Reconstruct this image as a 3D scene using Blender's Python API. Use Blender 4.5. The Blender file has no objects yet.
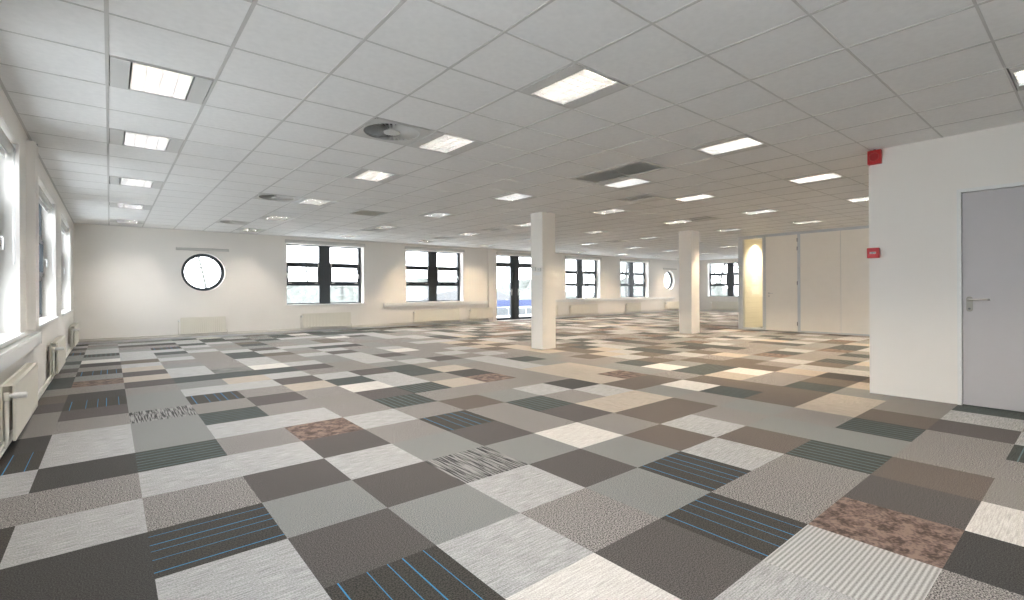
import bpy, math, random
from mathutils import Matrix, Vector
random.seed(7)
S = bpy.context.scene
COL = S.collection
PI = math.pi

# ------------------------------------------------------------------ geometry of the place
CEIL = 2.665           # ceiling height
GX, GY, CT = -0.008, 0.437, 0.6     # ceiling grid origin and module
FX, FY, FT = 0.136, 1.43, 0.5       # carpet grid origin and module
XL, XR, YB, YF = -0.61, 24.0, 14.35, -2.2   # inner faces: left, far right, back, front (behind camera)
XN, YN = 6.48, 1.66    # near right wall face and its end
XP, YP = 14.1, 6.78    # partition plane and its free end

# ------------------------------------------------------------------ materials
def new_mat(name):
    m = bpy.data.materials.new(name); m.use_nodes = True
    nt = m.node_tree; b = nt.nodes['Principled BSDF']
    return m, nt, b

def paint(name, col, rough=0.6, var=0.03, scale=6.0, bump=0.0, bscale=200.0, metal=0.0, spec=0.5):
    m, nt, b = new_mat(name)
    tc = nt.nodes.new('ShaderNodeTexCoord')
    n = nt.nodes.new('ShaderNodeTexNoise'); n.inputs['Scale'].default_value = scale; n.inputs['Detail'].default_value = 3
    r = nt.nodes.new('ShaderNodeValToRGB')
    c0 = [max(0, c * (1 - var)) for c in col]; c1 = [min(1, c * (1 + var)) for c in col]
    r.color_ramp.elements[0].position = 0.3; r.color_ramp.elements[0].color = (*c0, 1)
    r.color_ramp.elements[1].position = 0.7; r.color_ramp.elements[1].color = (*c1, 1)
    nt.links.new(tc.outputs['Object'], n.inputs['Vector'])
    nt.links.new(n.outputs['Fac'], r.inputs['Fac'])
    nt.links.new(r.outputs['Color'], b.inputs['Base Color'])
    b.inputs['Roughness'].default_value = rough
    b.inputs['Metallic'].default_value = metal
    b.inputs['Specular IOR Level'].default_value = spec
    if bump > 0:
        n2 = nt.nodes.new('ShaderNodeTexNoise'); n2.inputs['Scale'].default_value = bscale
        bp = nt.nodes.new('ShaderNodeBump'); bp.inputs['Strength'].default_value = bump; bp.inputs['Distance'].default_value = 0.002
        nt.links.new(tc.outputs['Object'], n2.inputs['Vector'])
        nt.links.new(n2.outputs['Fac'], bp.inputs['Height']); nt.links.new(bp.outputs['Normal'], b.inputs['Normal'])
    return m

def emit(name, col, strength):
    m, nt, b = new_mat(name)
    b.inputs['Base Color'].default_value = (0.8, 0.8, 0.8, 1)
    b.inputs['Emission Color'].default_value = (*col, 1)
    b.inputs['Emission Strength'].default_value = strength
    return m

def glass_mat():
    m = bpy.data.materials.new('window_glass'); m.use_nodes = True
    nt = m.node_tree; nt.nodes.clear()
    o = nt.nodes.new('ShaderNodeOutputMaterial'); mx = nt.nodes.new('ShaderNodeMixShader')
    t = nt.nodes.new('ShaderNodeBsdfTransparent'); t.inputs['Color'].default_value = (0.96, 0.965, 0.965, 1)
    g = nt.nodes.new('ShaderNodeBsdfGlossy'); g.inputs['Roughness'].default_value = 0.02
    lw = nt.nodes.new('ShaderNodeLayerWeight'); lw.inputs['Blend'].default_value = 0.5
    pw = nt.nodes.new('ShaderNodeMath'); pw.operation = 'POWER'; pw.inputs[1].default_value = 5.0
    ad = nt.nodes.new('ShaderNodeMath'); ad.operation = 'MULTIPLY_ADD'; ad.inputs[1].default_value = 0.7; ad.inputs[2].default_value = 0.02
    nt.links.new(lw.outputs['Facing'], pw.inputs[0]); nt.links.new(pw.outputs[0], ad.inputs[0])
    nt.links.new(ad.outputs[0], mx.inputs['Fac']); nt.links.new(t.outputs[0], mx.inputs[1]); nt.links.new(g.outputs[0], mx.inputs[2])
    nt.links.new(mx.outputs[0], o.inputs['Surface'])
    return m

M = {}
M['wall'] = paint('wall_paint', (0.86, 0.83, 0.78), 0.75, 0.01, 2.0, 0.05, 120)
M['ceil'] = paint('ceiling_panel', (0.91, 0.905, 0.89), 0.9, 0.025, 25.0, 0.25, 350)
M['tbar'] = paint('ceiling_bar', (0.62, 0.61, 0.59), 0.45, 0.01)
M['slab'] = paint('concrete_slab', (0.35, 0.35, 0.34), 0.9, 0.05)
M['column'] = paint('column_paint', (0.86, 0.83, 0.77), 0.6, 0.01)
M['partition'] = paint('partition_panel', (0.84, 0.79, 0.71), 0.5, 0.01)
M['alu'] = paint('aluminium_grey', (0.55, 0.57, 0.58), 0.4, 0.02, metal=0.2)
M['plate'] = paint('fixture_plate', (0.68, 0.68, 0.66), 0.45, 0.01, metal=0.0)
M['mirror'] = paint('louvre_aluminium', (0.86, 0.86, 0.86), 0.26, 0.01, metal=1.0)
M['white'] = paint('white_lacquer', (0.82, 0.82, 0.80), 0.35, 0.01)
M['rad'] = paint('radiator_enamel', (0.78, 0.75, 0.66), 0.4, 0.01)
M['pipe'] = paint('pipe_enamel', (0.74, 0.71, 0.64), 0.4, 0.01)
M['frame'] = paint('anthracite_frame', (0.018, 0.026, 0.032), 0.35, 0.05)
M['door'] = paint('door_laminate', (0.52, 0.505, 0.515), 0.45, 0.01)
M['steel'] = paint('brushed_steel', (0.62, 0.60, 0.56), 0.3, 0.02, metal=1.0)
M['satin'] = paint('satin_metal', (0.36, 0.35, 0.31), 0.5, 0.02, metal=0.5)
M['red'] = paint('alarm_red', (0.42, 0.008, 0.012), 0.4, 0.03)
M['reddark'] = paint('alarm_red_dark', (0.33, 0.006, 0.01), 0.4, 0.03)
M['dark'] = paint('dark_slot', (0.06, 0.06, 0.055), 0.7, 0.05)
M['dgrey'] = paint('dark_grey_plastic', (0.13, 0.13, 0.14), 0.5, 0.03)
M['grille'] = paint('grille_grey', (0.76, 0.76, 0.73), 0.5, 0.02)
M['diff'] = paint('diffuser_white', (0.66, 0.65, 0.62), 0.5, 0.01)
M['beige'] = paint('grille_beige', (0.66, 0.60, 0.48), 0.5, 0.02)
M['sill'] = paint('sill_white', (0.85, 0.85, 0.84), 0.3, 0.01)
M['blind'] = paint('blind_fabric', (0.60, 0.585, 0.55), 0.7, 0.02)
M['glass'] = glass_mat()
def tile_wall():
    m, nt, b = new_mat('wall_tiles')
    tc = nt.nodes.new('ShaderNodeTexCoord'); mp = nt.nodes.new('ShaderNodeMapping')
    mp.inputs['Rotation'].default_value = (PI / 2, 0, 0)
    br = nt.nodes.new('ShaderNodeTexBrick'); br.offset = 0; br.inputs['Scale'].default_value = 1
    br.inputs['Brick Width'].default_value = 0.15; br.inputs['Row Height'].default_value = 0.15; br.inputs['Mortar Size'].default_value = 0.003
    br.inputs['Color1'].default_value = (0.86, 0.82, 0.70, 1); br.inputs['Color2'].default_value = (0.87, 0.83, 0.72, 1); br.inputs['Mortar'].default_value = (0.66, 0.62, 0.54, 1)
    nt.links.new(tc.outputs['Object'], mp.inputs['Vector']); nt.links.new(mp.outputs['Vector'], br.inputs['Vector'])
    nt.links.new(br.outputs['Color'], b.inputs['Base Color']); b.inputs['Roughness'].default_value = 0.25
    return m
M['tile'] = tile_wall()
LAMP = 132.0
M['tube_cool'] = emit('lamp_tube_cool', (1.0, 0.93, 0.84), LAMP * 0.75)
M['tube_mid'] = emit('lamp_tube_neutral', (1.0, 0.89, 0.75), LAMP * 1.15)
M['tube_warm'] = emit('lamp_tube_warm', (1.0, 0.79, 0.56), LAMP * 2.1)
M['spot'] = emit('downlight_lens', (1.0, 0.8, 0.5), 20)
# outdoors
M['ground_out'] = paint('pale_paving', (0.70, 0.71, 0.70), 0.9, 0.08, 0.5)
M['bark'] = paint('bark', (0.085, 0.085, 0.08), 0.9, 0.1)
M['bush'] = paint('winter_bush', (0.12, 0.128, 0.115), 0.9, 0.2, 2.0)
M['blue'] = paint('blue_board', (0.055, 0.075, 0.17), 0.6, 0.05)
M['palew'] = paint('pale_board', (0.12, 0.13, 0.135), 0.6, 0.05)
M['carw'] = paint('car_white', (0.12, 0.12, 0.125), 0.25, 0.02)
M['carg'] = paint('car_glass', (0.08, 0.10, 0.12), 0.1, 0.05)
M['tyre'] = paint('tyre', (0.03, 0.03, 0.03), 0.8, 0.1)
M['roofw'] = paint('pale_roof', (0.10, 0.10, 0.10), 0.6, 0.04)

# ------------------------------------------------------------------ mesh builder
class MB:
    def __init__(s): s.v = []; s.f = []; s.sm = []
    def box(s, x0, x1, y0, y1, z0, z1):
        b = len(s.v)
        s.v += [(x, y, z) for z in (z0, z1) for y in (y0, y1) for x in (x0, x1)]
        for q in ((0, 2, 3, 1), (4, 5, 7, 6), (0, 1, 5, 4), (2, 6, 7, 3), (0, 4, 6, 2), (1, 3, 7, 5)):
            s.f.append(tuple(b + k for k in q)); s.sm.append(False)
        return s
    def quad(s, a, b_, c, d):
        b = len(s.v); s.v += [a, b_, c, d]; s.f.append((b, b + 1, b + 2, b + 3)); s.sm.append(False); return s
    def tube(s, pts, r, n=10, cap=True):
        pts = [Vector(p) for p in pts]
        rs = r if isinstance(r, (list, tuple)) else [r] * len(pts)
        base = len(s.v); up = None
        for k, p in enumerate(pts):
            if k == 0: d = pts[1] - p
            elif k == len(pts) - 1: d = p - pts[k - 1]
            else: d = (pts[k + 1] - p).normalized() + (p - pts[k - 1]).normalized()
            d.normalize()
            if up is None:
                up = Vector((0, 0, 1)) if abs(d.z) < 0.9 else Vector((1, 0, 0))
            a = d.cross(up).normalized(); c = a.cross(d).normalized(); up = c
            for q in range(n):
                t = 2 * PI * q / n
                s.v.append(tuple(p + (a * math.cos(t) + c * math.sin(t)) * rs[k]))
        for k in range(len(pts) - 1):
            for q in range(n):
                q2 = (q + 1) % n
                s.f.append((base + k * n + q, base + k * n + q2, base + (k + 1) * n + q2, base + (k + 1) * n + q)); s.sm.append(True)
        if cap:
            s.f.append(tuple(base + q for q in range(n))[::-1]); s.sm.append(False)
            e = base + (len(pts) - 1) * n
            s.f.append(tuple(e + q for q in range(n))); s.sm.append(False)
        return s
    def prism(s, prof, axis, a0, a1):
        """prof: list of 2D points; axis 'x','y','z' extrusion from a0 to a1"""
        def P(p, a):
            return {'x': (a, p[0], p[1]), 'y': (p[0], a, p[1]), 'z': (p[0], p[1], a)}[axis]
        b = len(s.v); n = len(prof)
        s.v += [P(p, a0) for p in prof] + [P(p, a1) for p in prof]
        s.f.append(tuple(b + k for k in range(n))); s.sm.append(False)
        s.f.append(tuple(b + n + k for k in range(n))[::-1]); s.sm.append(False)
        for k in range(n):
            k2 = (k + 1) % n
            s.f.append((b + k, b + n + k, b + n + k2, b + k2)); s.sm.append(False)
        return s
    def build(s, name, mat, parent=None, bevel=0.0, kind=None):
        me = bpy.data.meshes.new(name); me.from_pydata(s.v, [], s.f)
        me.polygons.foreach_set('use_smooth', s.sm)
        import bmesh
        bm = bmesh.new(); bm.from_mesh(me); bmesh.ops.recalc_face_normals(bm, faces=bm.faces); bm.to_mesh(me); bm.free()
        me.materials.append(mat)
        o = bpy.data.objects.new(name, me); COL.objects.link(o)
        if parent: o.parent = parent
        if bevel:
            md = o.modifiers.new('bevel', 'BEVEL'); md.width = bevel; md.segments = 2; md.limit_method = 'ANGLE'
        if kind: o['kind'] = kind
        return o

def empty(name, loc, rz=0.0, label=None, cat=None, group=None, kind=None):
    o = bpy.data.objects.new(name, None); COL.objects.link(o)
    o.location = loc; o.rotation_euler = (0, 0, rz); o.empty_display_size = 0.1
    if label: tag(o, label, cat, group)
    if kind: o['kind'] = kind
    return o
def tag(o, label, cat, group=None):
    o['label'] = label; o['category'] = cat
    if group: o['group'] = group
    return o
def copy_tree(o, parent=None):
    c = o.copy(); COL.objects.link(c)
    if parent: c.parent = parent
    for ch in list(o.children): copy_tree(ch, c)
    return c

# ------------------------------------------------------------------ carpet
PAL = {  # linear colours: dark strand, light strand
 'K': ((0.016, 0.0155, 0.015), (0.062, 0.060, 0.058)),
 'D': ((0.034, 0.031, 0.030), (0.115, 0.106, 0.102)),
 'O': ((0.055, 0.045, 0.038), (0.165, 0.138, 0.118)),
 'G': ((0.115, 0.108, 0.102), (0.290, 0.277, 0.262)),
 'A': ((0.112, 0.117, 0.115), (0.285, 0.292, 0.287)),
 'S': ((0.055, 0.051, 0.051), (0.360, 0.342, 0.330)),
 'L': ((0.205, 0.206, 0.208), (0.500, 0.502, 0.505)),
 'W': ((0.410, 0.395, 0.375), (0.730, 0.710, 0.685)),
 'P': ((0.265, 0.232, 0.198), (0.480, 0.430, 0.370)),
 'B': ((0.060, 0.040, 0.033), (0.225, 0.158, 0.130)),
 'T': ((0.015, 0.018, 0.016), (0.060, 0.066, 0.060)),
 'N': ((0.013, 0.013, 0.012), (0.062, 0.056, 0.048)),
 'R': ((0.024, 0.024, 0.025), (0.270, 0.270, 0.268)),
 'C': ((0.190, 0.188, 0.184), (0.560, 0.556, 0.550)),
}
SC = {'S': 160, 'G': 190, 'A': 190, 'K': 190, 'D': 190, 'O': 190, 'B': 60}
def carpet(kind, vert=False):
    """vert: pile lines run along y instead of along x"""
    m, nt, b = new_mat('carpet_' + kind + ('_y' if vert else '_x'))
    N = nt.nodes.new; Lk = nt.links.new
    tc = N('ShaderNodeTexCoord'); sep = N('ShaderNodeSeparateXYZ'); Lk(tc.outputs['Object'], sep.inputs[0])
    dark, light = [tuple(q * 0.88 for q in t) for t in PAL[kind]]
    across = sep.outputs['X'] if vert else sep.outputs['Y']
    org = FX if vert else FY
    def mth(op, a, bb=None, c=None):
        n = N('ShaderNodeMath'); n.operation = op
        for i, q in enumerate((a, bb, c)):
            if q is None: continue
            if isinstance(q, (int, float)): n.inputs[i].default_value = q
            else: Lk(q, n.inputs[i])
        return n.outputs[0]
    n1 = N('ShaderNodeTexNoise'); n1.inputs['Scale'].default_value = SC.get(kind, 150); n1.inputs['Detail'].default_value = 2
    Lk(tc.outputs['Object'], n1.inputs['Vector'])
    fac = n1.outputs['Fac']
    # streaks along the pile direction
    mp = N('ShaderNodeMapping'); Lk(tc.outputs['Object'], mp.inputs['Vector'])
    hi, lo = (160, 9) if kind in 'LWPT' else (95, 4)
    mp.inputs['Scale'].default_value = (hi, lo, 1) if vert else (lo, hi, 1)
    n2 = N('ShaderNodeTexNoise'); n2.inputs['Scale'].default_value = 1.0; n2.inputs['Detail'].default_value = 2
    Lk(mp.outputs['Vector'], n2.inputs['Vector'])
    ramp = N('ShaderNodeValToRGB')
    e = ramp.color_ramp.elements
    if kind in 'KDGAOSNB':
        a0, a1 = (0.43, 0.57) if kind == 'S' else (0.39, 0.61)
        if kind == 'B':
            nb = N('ShaderNodeTexNoise'); nb.inputs['Scale'].default_value = 14; nb.inputs['Detail'].default_value = 4
            Lk(tc.outputs['Object'], nb.inputs['Vector'])
            fac = mth('ADD', mth('MULTIPLY', fac, 0.4), mth('MULTIPLY', nb.outputs['Fac'], 0.6)); a0, a1 = 0.42, 0.58
        e[0].position = a0; e[1].position = a1
    elif kind == 'C':
        w = mth('SINE', mth('MULTIPLY', across, 2 * PI / 0.0185))
        fac = mth('ADD', mth('MULTIPLY', w, 0.20), mth('ADD', mth('MULTIPLY', fac, 0.5), 0.25))
        e[0].position = 0.2; e[1].position = 0.8
    elif kind == 'R':
        fac = mth('ADD', mth('MULTIPLY', n2.outputs['Fac'], 0.75), mth('MULTIPLY', fac, 0.25)); e[0].position = 0.45; e[1].position = 0.54
    else:
        fac = mth('ADD', mth('MULTIPLY', n2.outputs['Fac'], 0.5), mth('MULTIPLY', fac, 0.5)); e[0].position = 0.36; e[1].position = 0.64
    e[0].color = (*dark, 1); e[1].color = (*light, 1)
    Lk(fac, ramp.inputs['Fac'])
    colr = ramp.outputs['Color']
    if kind in 'NT' or (kind == 'P' and vert):
        fr = mth('FRACT', mth('DIVIDE', mth('SUBTRACT', across, org - 50.0), FT))
        rl = N('ShaderNodeValToRGB'); cr = rl.color_ramp; cr.interpolation = 'CONSTANT'
        if kind == 'N': pos = [0.10, 0.34, 0.52, 0.66, 0.86]; w_ = 0.011; lc = (0.03, 0.19, 0.38); bl = 1.0
        elif kind == 'T': pos = [0.08, 0.20, 0.33, 0.46, 0.60, 0.74, 0.88]; w_ = 0.018; lc = (0.10, 0.16, 0.17); bl = 0.8
        else: pos = [0.2, 0.3, 0.42, 0.7]; w_ = 0.018; lc = (0.25, 0.2, 0.16); bl = 0.7
        cr.elements[0].position = 0; cr.elements[0].color = (0, 0, 0, 1)
        cr.elements[1].position = pos[0]; cr.elements[1].color = (1, 1, 1, 1)
        for k, p in enumerate(pos):
            if k:
                q = cr.elements.new(p); q.color = (1, 1, 1, 1)
            q = cr.elements.new(p + w_); q.color = (0, 0, 0, 1)
        Lk(fr, rl.inputs['Fac'])
        mx = N('ShaderNodeMix'); mx.data_type = 'RGBA'
        Lk(mth('MULTIPLY', rl.outputs['Color'], bl), mx.inputs['Factor']); Lk(colr, mx.inputs['A']); mx.inputs['B'].default_value = (*lc, 1)
        colr = mx.outputs['Result']
    Lk(colr, b.inputs['Base Color'])
    b.inputs['Roughness'].default_value = 0.85; b.inputs['Specular IOR Level'].default_value = 0.12
    b.inputs['Sheen Weight'].default_value = 0.05; b.inputs['Sheen Roughness'].default_value = 0.5
    bp = N('ShaderNodeBump'); bp.inputs['Strength'].default_value = 0.25; bp.inputs['Distance'].default_value = 0.003
    Lk(n1.outputs['Fac'], bp.inputs['Height']); Lk(bp.outputs['Normal'], b.inputs['Normal'])
    return m
# capital: pile lines along x; lower case: along y.  rows: j -> (first i, letters)
ROWS = {
 -3: (3, 'LSKWGSTLGSO'),
 -2: (1, 'KWLCBDOSSDLtGALD'),
 -1: (1, 'KWDnSStAtOGGLSOA'),
 0: (0, 'LnLSAnLOASpPAPOt'),
 1: (-1, 'KLDALDAOLSAOOtOKLAP'),
 2: (-2, 'KKNADrAWSOOStOSSPLO'),
 3: (-2, 'nLSDLADSDpPAWOPWOSL'),
 4: (-2, 'SSLLDSnStSLOOStTOOA'),
 5: (-2, 'LKTSBLSOALKPBAWAOSP'),
 6: (-2, 'nLALLStSSGGPPAtOSLO'),
 7: (-2, 'KLATSGDtPBGPPGSLOtA'),
 8: (-2, 'GSrGDSWLGKGLASOPLTO'),
 9: (-2, 'GDAnSPTLTPGLTASOPLA'),
 10: (-2, 'DnALLDLDTGALSGPOTLS'),
 11: (-2, 'OKSAPLSGALDGLSPAOTL'),
 12: (-2, 'GGDTTTDGLASLGOPSLAT'),
 13: (-2, 'TBPLRWLALDSGLPOSATL'),
 14: (-2, 'TADLSLGALAWSGOPLTSA'),
 15: (-2, 'SnPASLGLDALGSPOLATS'),
}
def make_floor():
    mats = []; idx = {}
    def mi(k):
        if k not in idx:
            vert = k.islower()
            m = carpet(k.upper(), vert); idx[k] = len(mats); mats.append(m)
        return idx[k]
    i0 = -2; i1 = 48; j0 = -8; j1 = 26
    rnd = random.Random(3)
    pool = 'LLLLLLAAAAAGGGSSSDDTTTOKLWlntA'
    v = []; f = []; fm = []
    for j in range(j0, j1):
        for i in range(i0, i1):
            a = max(XL - .02, FX + FT * i); b = min(XR + .02, FX + FT * (i + 1))
            if i == i0: a = XL - .02
            c = max(YF - .02, FY + FT * j); d = min(YB + .35, FY + FT * (j + 1))
            if b <= a or d <= c: continue
            k = rnd.choice(pool)
            if i > 12 and rnd.random() < .35: k = rnd.choice('OOSPBTGG')  # extra brown and beige tiles put warm lamplight into the carpet colour
            if j in ROWS and 0 <= i - ROWS[j][0] < len(ROWS[j][1]): k = ROWS[j][1][i - ROWS[j][0]]
            n = len(v); v += [(a, c, 0), (b, c, 0), (b, d, 0), (a, d, 0)]
            f.append((n, n + 1, n + 2, n + 3)); fm.append(mi(k))
    # underside so that the floor has a body
    n = len(v); x0, x1, y0, y1, z = XL - .02, XR + .02, YF - .02, YB + .35, -0.06
    v += [(x0, y0, z), (x1, y0, z), (x1, y1, z), (x0, y1, z), (x0, y0, 0), (x1, y0, 0), (x1, y1, 0), (x0, y1, 0)]
    for q in ((3, 2, 1, 0), (0, 1, 5, 4), (1, 2, 6, 5), (2, 3, 7, 6), (3, 0, 4, 7)):
        f.append(tuple(n + t for t in q)); fm.append(0)
    me = bpy.data.meshes.new('floor'); me.from_pydata(v, [], f)
    for m in mats: me.materials.append(m)
    me.polygons.foreach_set('material_index', fm)
    o = bpy.data.objects.new('floor', me); COL.objects.link(o); o['kind'] = 'structure'
make_floor()

# ------------------------------------------------------------------ lists of ceiling equipment (module cells)
LIGHTS = []
for i in (0, 4, 8, 12, 16, 20, 24, 28, 32, 36):
    for j in (-1, 3, 6, 9, 13, 17, 21):
        ii = 9 if (i, j) == (8, 6) else i
        if (i, j) in ((4, 21),): pass
        LIGHTS.append((ii, j))
def cell_xy(i, j): return GX + CT * (i + .5), GY + CT * (j + .5)
# solid things that stand full height
def hidden(i, j):
    x, y = cell_xy(i, j)
    if XP - .3 < x < 18 and y < YP + .2 and x > XP - .1: return True   # inside the closed rooms behind the partition
    if XP < x and y < YP: return True
    return False
LIGHTS = [c for c in LIGHTS if not hidden(*c)]
SWIRLS = [(3, 6), (3, 13), (3, 19)]
GR_LONG = [(8, 5)]            # covers (8,5) and (8,6)
GR_SLOT = [(11, 7), (8, 18), (16, 8), (12, 15), (20, 15), (12, 19)]
GR_SQ = [(6, 14)]
DOWN = []
taken = set(LIGHTS) | set(SWIRLS) | set(GR_SQ) | {(8, 5), (8, 6)} | set(GR_SLOT)

# ------------------------------------------------------------------ ceiling
def make_ceiling():
    mb = MB()
    for i in range(-2, 41):
        for j in range(-5, 24):
            if (i, j) in taken: continue
            a = max(XL, GX + CT * i); b = min(XR, GX + CT * (i + 1)); c = max(YF, GY + CT * j); d = min(YB, GY + CT * (j + 1))
            if b - a < .02 or d - c < .02: continue
            mb.box(a, b, c, d, CEIL + .004, CEIL + .019)
    ce = mb.build('ceiling', M['ceil'], kind='structure')
    g = MB()
    for i in range(-1, 42):
        x = GX + CT * i
        if XL < x < XR: g.box(x - .010, x + .010, YF, YB, CEIL + .001, CEIL + .03)
    for j in range(-4, 25):
        y = GY + CT * j
        if YF < y < YB:
            for i in range(-2, 41):
                a = max(XL, GX + CT * i + .010); b = min(XR, GX + CT * (i + 1) - .010)
                if b > a: g.box(a, b, y - .0065, y + .0065, CEIL + .0015, CEIL + .03)
    g.box(XL, XR, YB - .02, YB, CEIL, CEIL + .03); g.box(XL, XL + .02, YF, YB, CEIL, CEIL + .03)
    g.build('ceiling_grid', M['tbar'], ce)
    MB().box(XL - .235, XR + .30, YF - .3, YB + .30, 3.0, 3.2).build('roof_slab', M['slab'], ce)
make_ceiling()

# ------------------------------------------------------------------ light fixtures
def make_fixture(tube_mat):
    root = empty('ceiling_light', (0, 0, CEIL), 0)
    h = .285; ox, oy = .18, .275
    p = MB()
    for (a, b, c, d) in ((-h, -ox, -h, h), (ox, h, -h, h), (-ox, ox, -h, -oy), (-ox, ox, oy, h)): p.box(a, b, c, d, -.002, .004)
    p.build('trim_plate', M['plate'], root)
    t = .003
    hs = MB()
    hs.box(-ox, ox, -oy, oy, .085, .088)
    hs.box(-ox - t, -ox, -oy, oy, .004, .088); hs.box(ox, ox + t, -oy, oy, .004, .088)
    hs.box(-ox, ox, -oy - t, -oy, .004, .088); hs.box(-ox, ox, oy, oy + t, .004, .088)
    hs.build('housing', M['white'], root)
    for k in range(4):
        x = -.135 + .09 * k
        MB().tube([(x, -oy + .01, .066), (x, oy - .01, .066)], .012, 8).build('lamp_tube', tube_mat, root)
    lo = MB()
    for k in range(5):
        x = -.18 + .09 * k
        x = max(-.169, min(.169, x))
        lo.prism([(x - .002, .001), (x + .002, .001), (x + .005, .020), (x + .011, .046), (x - .011, .046), (x - .005, .020)], 'y', -oy, oy)
    for k in range(8):
        y = -oy + .005 + (2 * oy - .01) * k / 7
        for q in range(4):
            x0 = -.177 + .0885 * q + .004
            lo.prism([(y - .002, .002), (y + .002, .002), (y + .005, .020), (y + .011, .044), (y - .011, .044), (y - .005, .020)], 'x', x0, x0 + .0805)
    lo.build('louvre', M['mirror'], root)
    return root
protos = {}
def cname(i, j):
    """where a lamp is, in words"""
    col = {0: 'first', 4: 'second', 8: 'third', 9: 'third', 12: 'fourth', 16: 'fifth', 20: 'sixth', 24: 'seventh', 28: 'eighth', 32: 'ninth', 36: 'tenth'}[i]
    row = {-1: 'beside the camera', 3: 'second nearest the camera', 6: 'third nearest the camera', 9: 'fourth nearest the camera',
           13: 'third from the back wall', 17: 'second from the back wall', 21: 'next to the back wall'}[j]
    return col, row
for (i, j) in LIGHTS:
    kind = 'cool' if i == 0 else ('mid' if i < 12 else 'warm')
    if kind not in protos:
        o = protos[kind] = make_fixture(M['tube_' + kind])
    else: o = copy_tree(protos[kind])
    x, y = cell_xy(i, j); o.location = (x, y, CEIL)
    col, row = cname(i, j)
    tag(o, f"louvred ceiling light, {col} line from left wall, {row}", 'ceiling light', 'recessed louvred ceiling lights')

# ------------------------------------------------------------------ air diffusers and grilles
def make_swirl():
    root = empty('swirl_diffuser', (0, 0, CEIL))
    p = MB()
    n = 40; R = .262
    # square plate with a round hole
    sq = []
    for k in range(n):
        a = 2 * PI * k / n; c, s = math.cos(a), math.sin(a); q = .285 / max(abs(c), abs(s)); sq.append((c * q, s * q))
    for k in range(n):
        k2 = (k + 1) % n; a, b = 2 * PI * k / n, 2 * PI * k2 / n
        p.quad((sq[k][0], sq[k][1], 0), (sq[k2][0], sq[k2][1], 0), (R * math.cos(b), R * math.sin(b), 0), (R * math.cos(a), R * math.sin(a), 0))
        p.quad((R * math.cos(a), R * math.sin(a), 0), (R * math.cos(b), R * math.sin(b), 0), (R * math.cos(b), R * math.sin(b), .05), (R * math.cos(a), R * math.sin(a), .05))
    p.build('face_plate', M['diff'], root)
    MB().tube([(0, 0, .05), (0, 0, .054)], R, 40).build('backing_disc', M['dark'], root)
    hub = MB(); hub.tube([(0, 0, -.004), (0, 0, .045)], [.075, .085], 32); hub.build('hub', M['diff'], root)
    b = MB()
    for k in range(32):
        a = 2 * PI * k / 32
        c, s = math.cos(a), math.sin(a)
        def P(r, w, z): return (r * c + w * s, r * s - w * c, z)
        b.quad(P(.08, -.006, .0), P(.255, -.017, .0), P(.255, .008, .026), P(.08, .003, .026))
        b.quad(P(.08, -.006, .002), P(.255, -.017, .002), P(.255, .008, .028), P(.08, .003, .028))
    b.build('swirl_vanes', M['diff'], root)
    return root
sw_lab = {(3, 6): 'round swirl air diffuser beside the second line of lamps, largest one in view',
          (3, 13): 'round swirl air diffuser touching a louvred lamp halfway to the back wall',
          (3, 19): 'round swirl air diffuser closest to the back wall above the round window'}
sw0 = make_swirl()
for k, c in enumerate(SWIRLS):
    o = sw0 if k == 0 else copy_tree(sw0)
    x, y = cell_xy(*c); o.location = (x, y, CEIL)
    tag(o, sw_lab[c], 'air diffuser', 'round swirl air diffusers')

def make_grille(lx, ly, slotx, mat_in, slats, label, loc, cat='air grille', group=None, name='ceiling_grille'):
    root = empty(name, loc, 0, label, cat, group)
    a0, a1, b0, b1 = -lx / 2, lx / 2, -ly / 2, ly / 2
    s0, s1 = slotx; e = .035
    p = MB()
    p.box(a0, s0, b0, b1, -.003, .006); p.box(s1, a1, b0, b1, -.003, .006)
    p.box(s0, s1, b0, b0 + e, -.003, .006); p.box(s0, s1, b1 - e, b1, -.003, .006)
    p.build('frame_plate', M['diff'], root)
    MB().box(s0, s1, b0 + e, b1 - e, .012, .016).build('duct_backing', M['grille'], root)
    s = MB(); n = slats
    for k in range(n):
        x = s0 + (s1 - s0) * (k + .5) / n; w = (s1 - s0) / n * .48
        s.quad((x - w, b0 + e, .001), (x + w * .7, b0 + e, .009), (x + w * .7, b1 - e, .009), (x - w, b1 - e, .001))
        s.quad((x - w, b0 + e, .003), (x + w * .7, b0 + e, .011), (x + w * .7, b1 - e, .011), (x - w, b1 - e, .003))
    s.build('slats', mat_in, root)
    return root
x, y = cell_xy(8, 5)
make_grille(.57, 1.17, (-.20, .25), M['grille'], 9, 'long grey return air grille two panels long beside a louvred lamp', (x, y + .3, CEIL))
x, y = cell_xy(6, 14)
make_grille(.57, .57, (-.25, .25), M['beige'], 10, 'square beige slatted air grille standing alone between lamp lines', (x, y, CEIL))
slot_lab = {(11, 7): 'slotted air diffuser with a dark slit, largest of the slit ones in view',
            (8, 18): 'slotted air diffuser above the second back window, between two lamps',
            (16, 8): 'slotted air diffuser beside the lamp in front of the second column',
            (12, 15): 'slotted air diffuser over the approach to the glazed double doors',
            (20, 15): 'slotted air diffuser in front of the far round window',
            (12, 19): 'slotted air diffuser right before the wall above the double doors'}
for c in GR_SLOT:
    x, y = cell_xy(*c)
    make_grille(.57, .57, (-.24, -.02), M['grille'], 3, slot_lab[c], (x, y, CEIL), 'air diffuser', 'slotted air diffusers', 'slot_diffuser')

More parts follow.
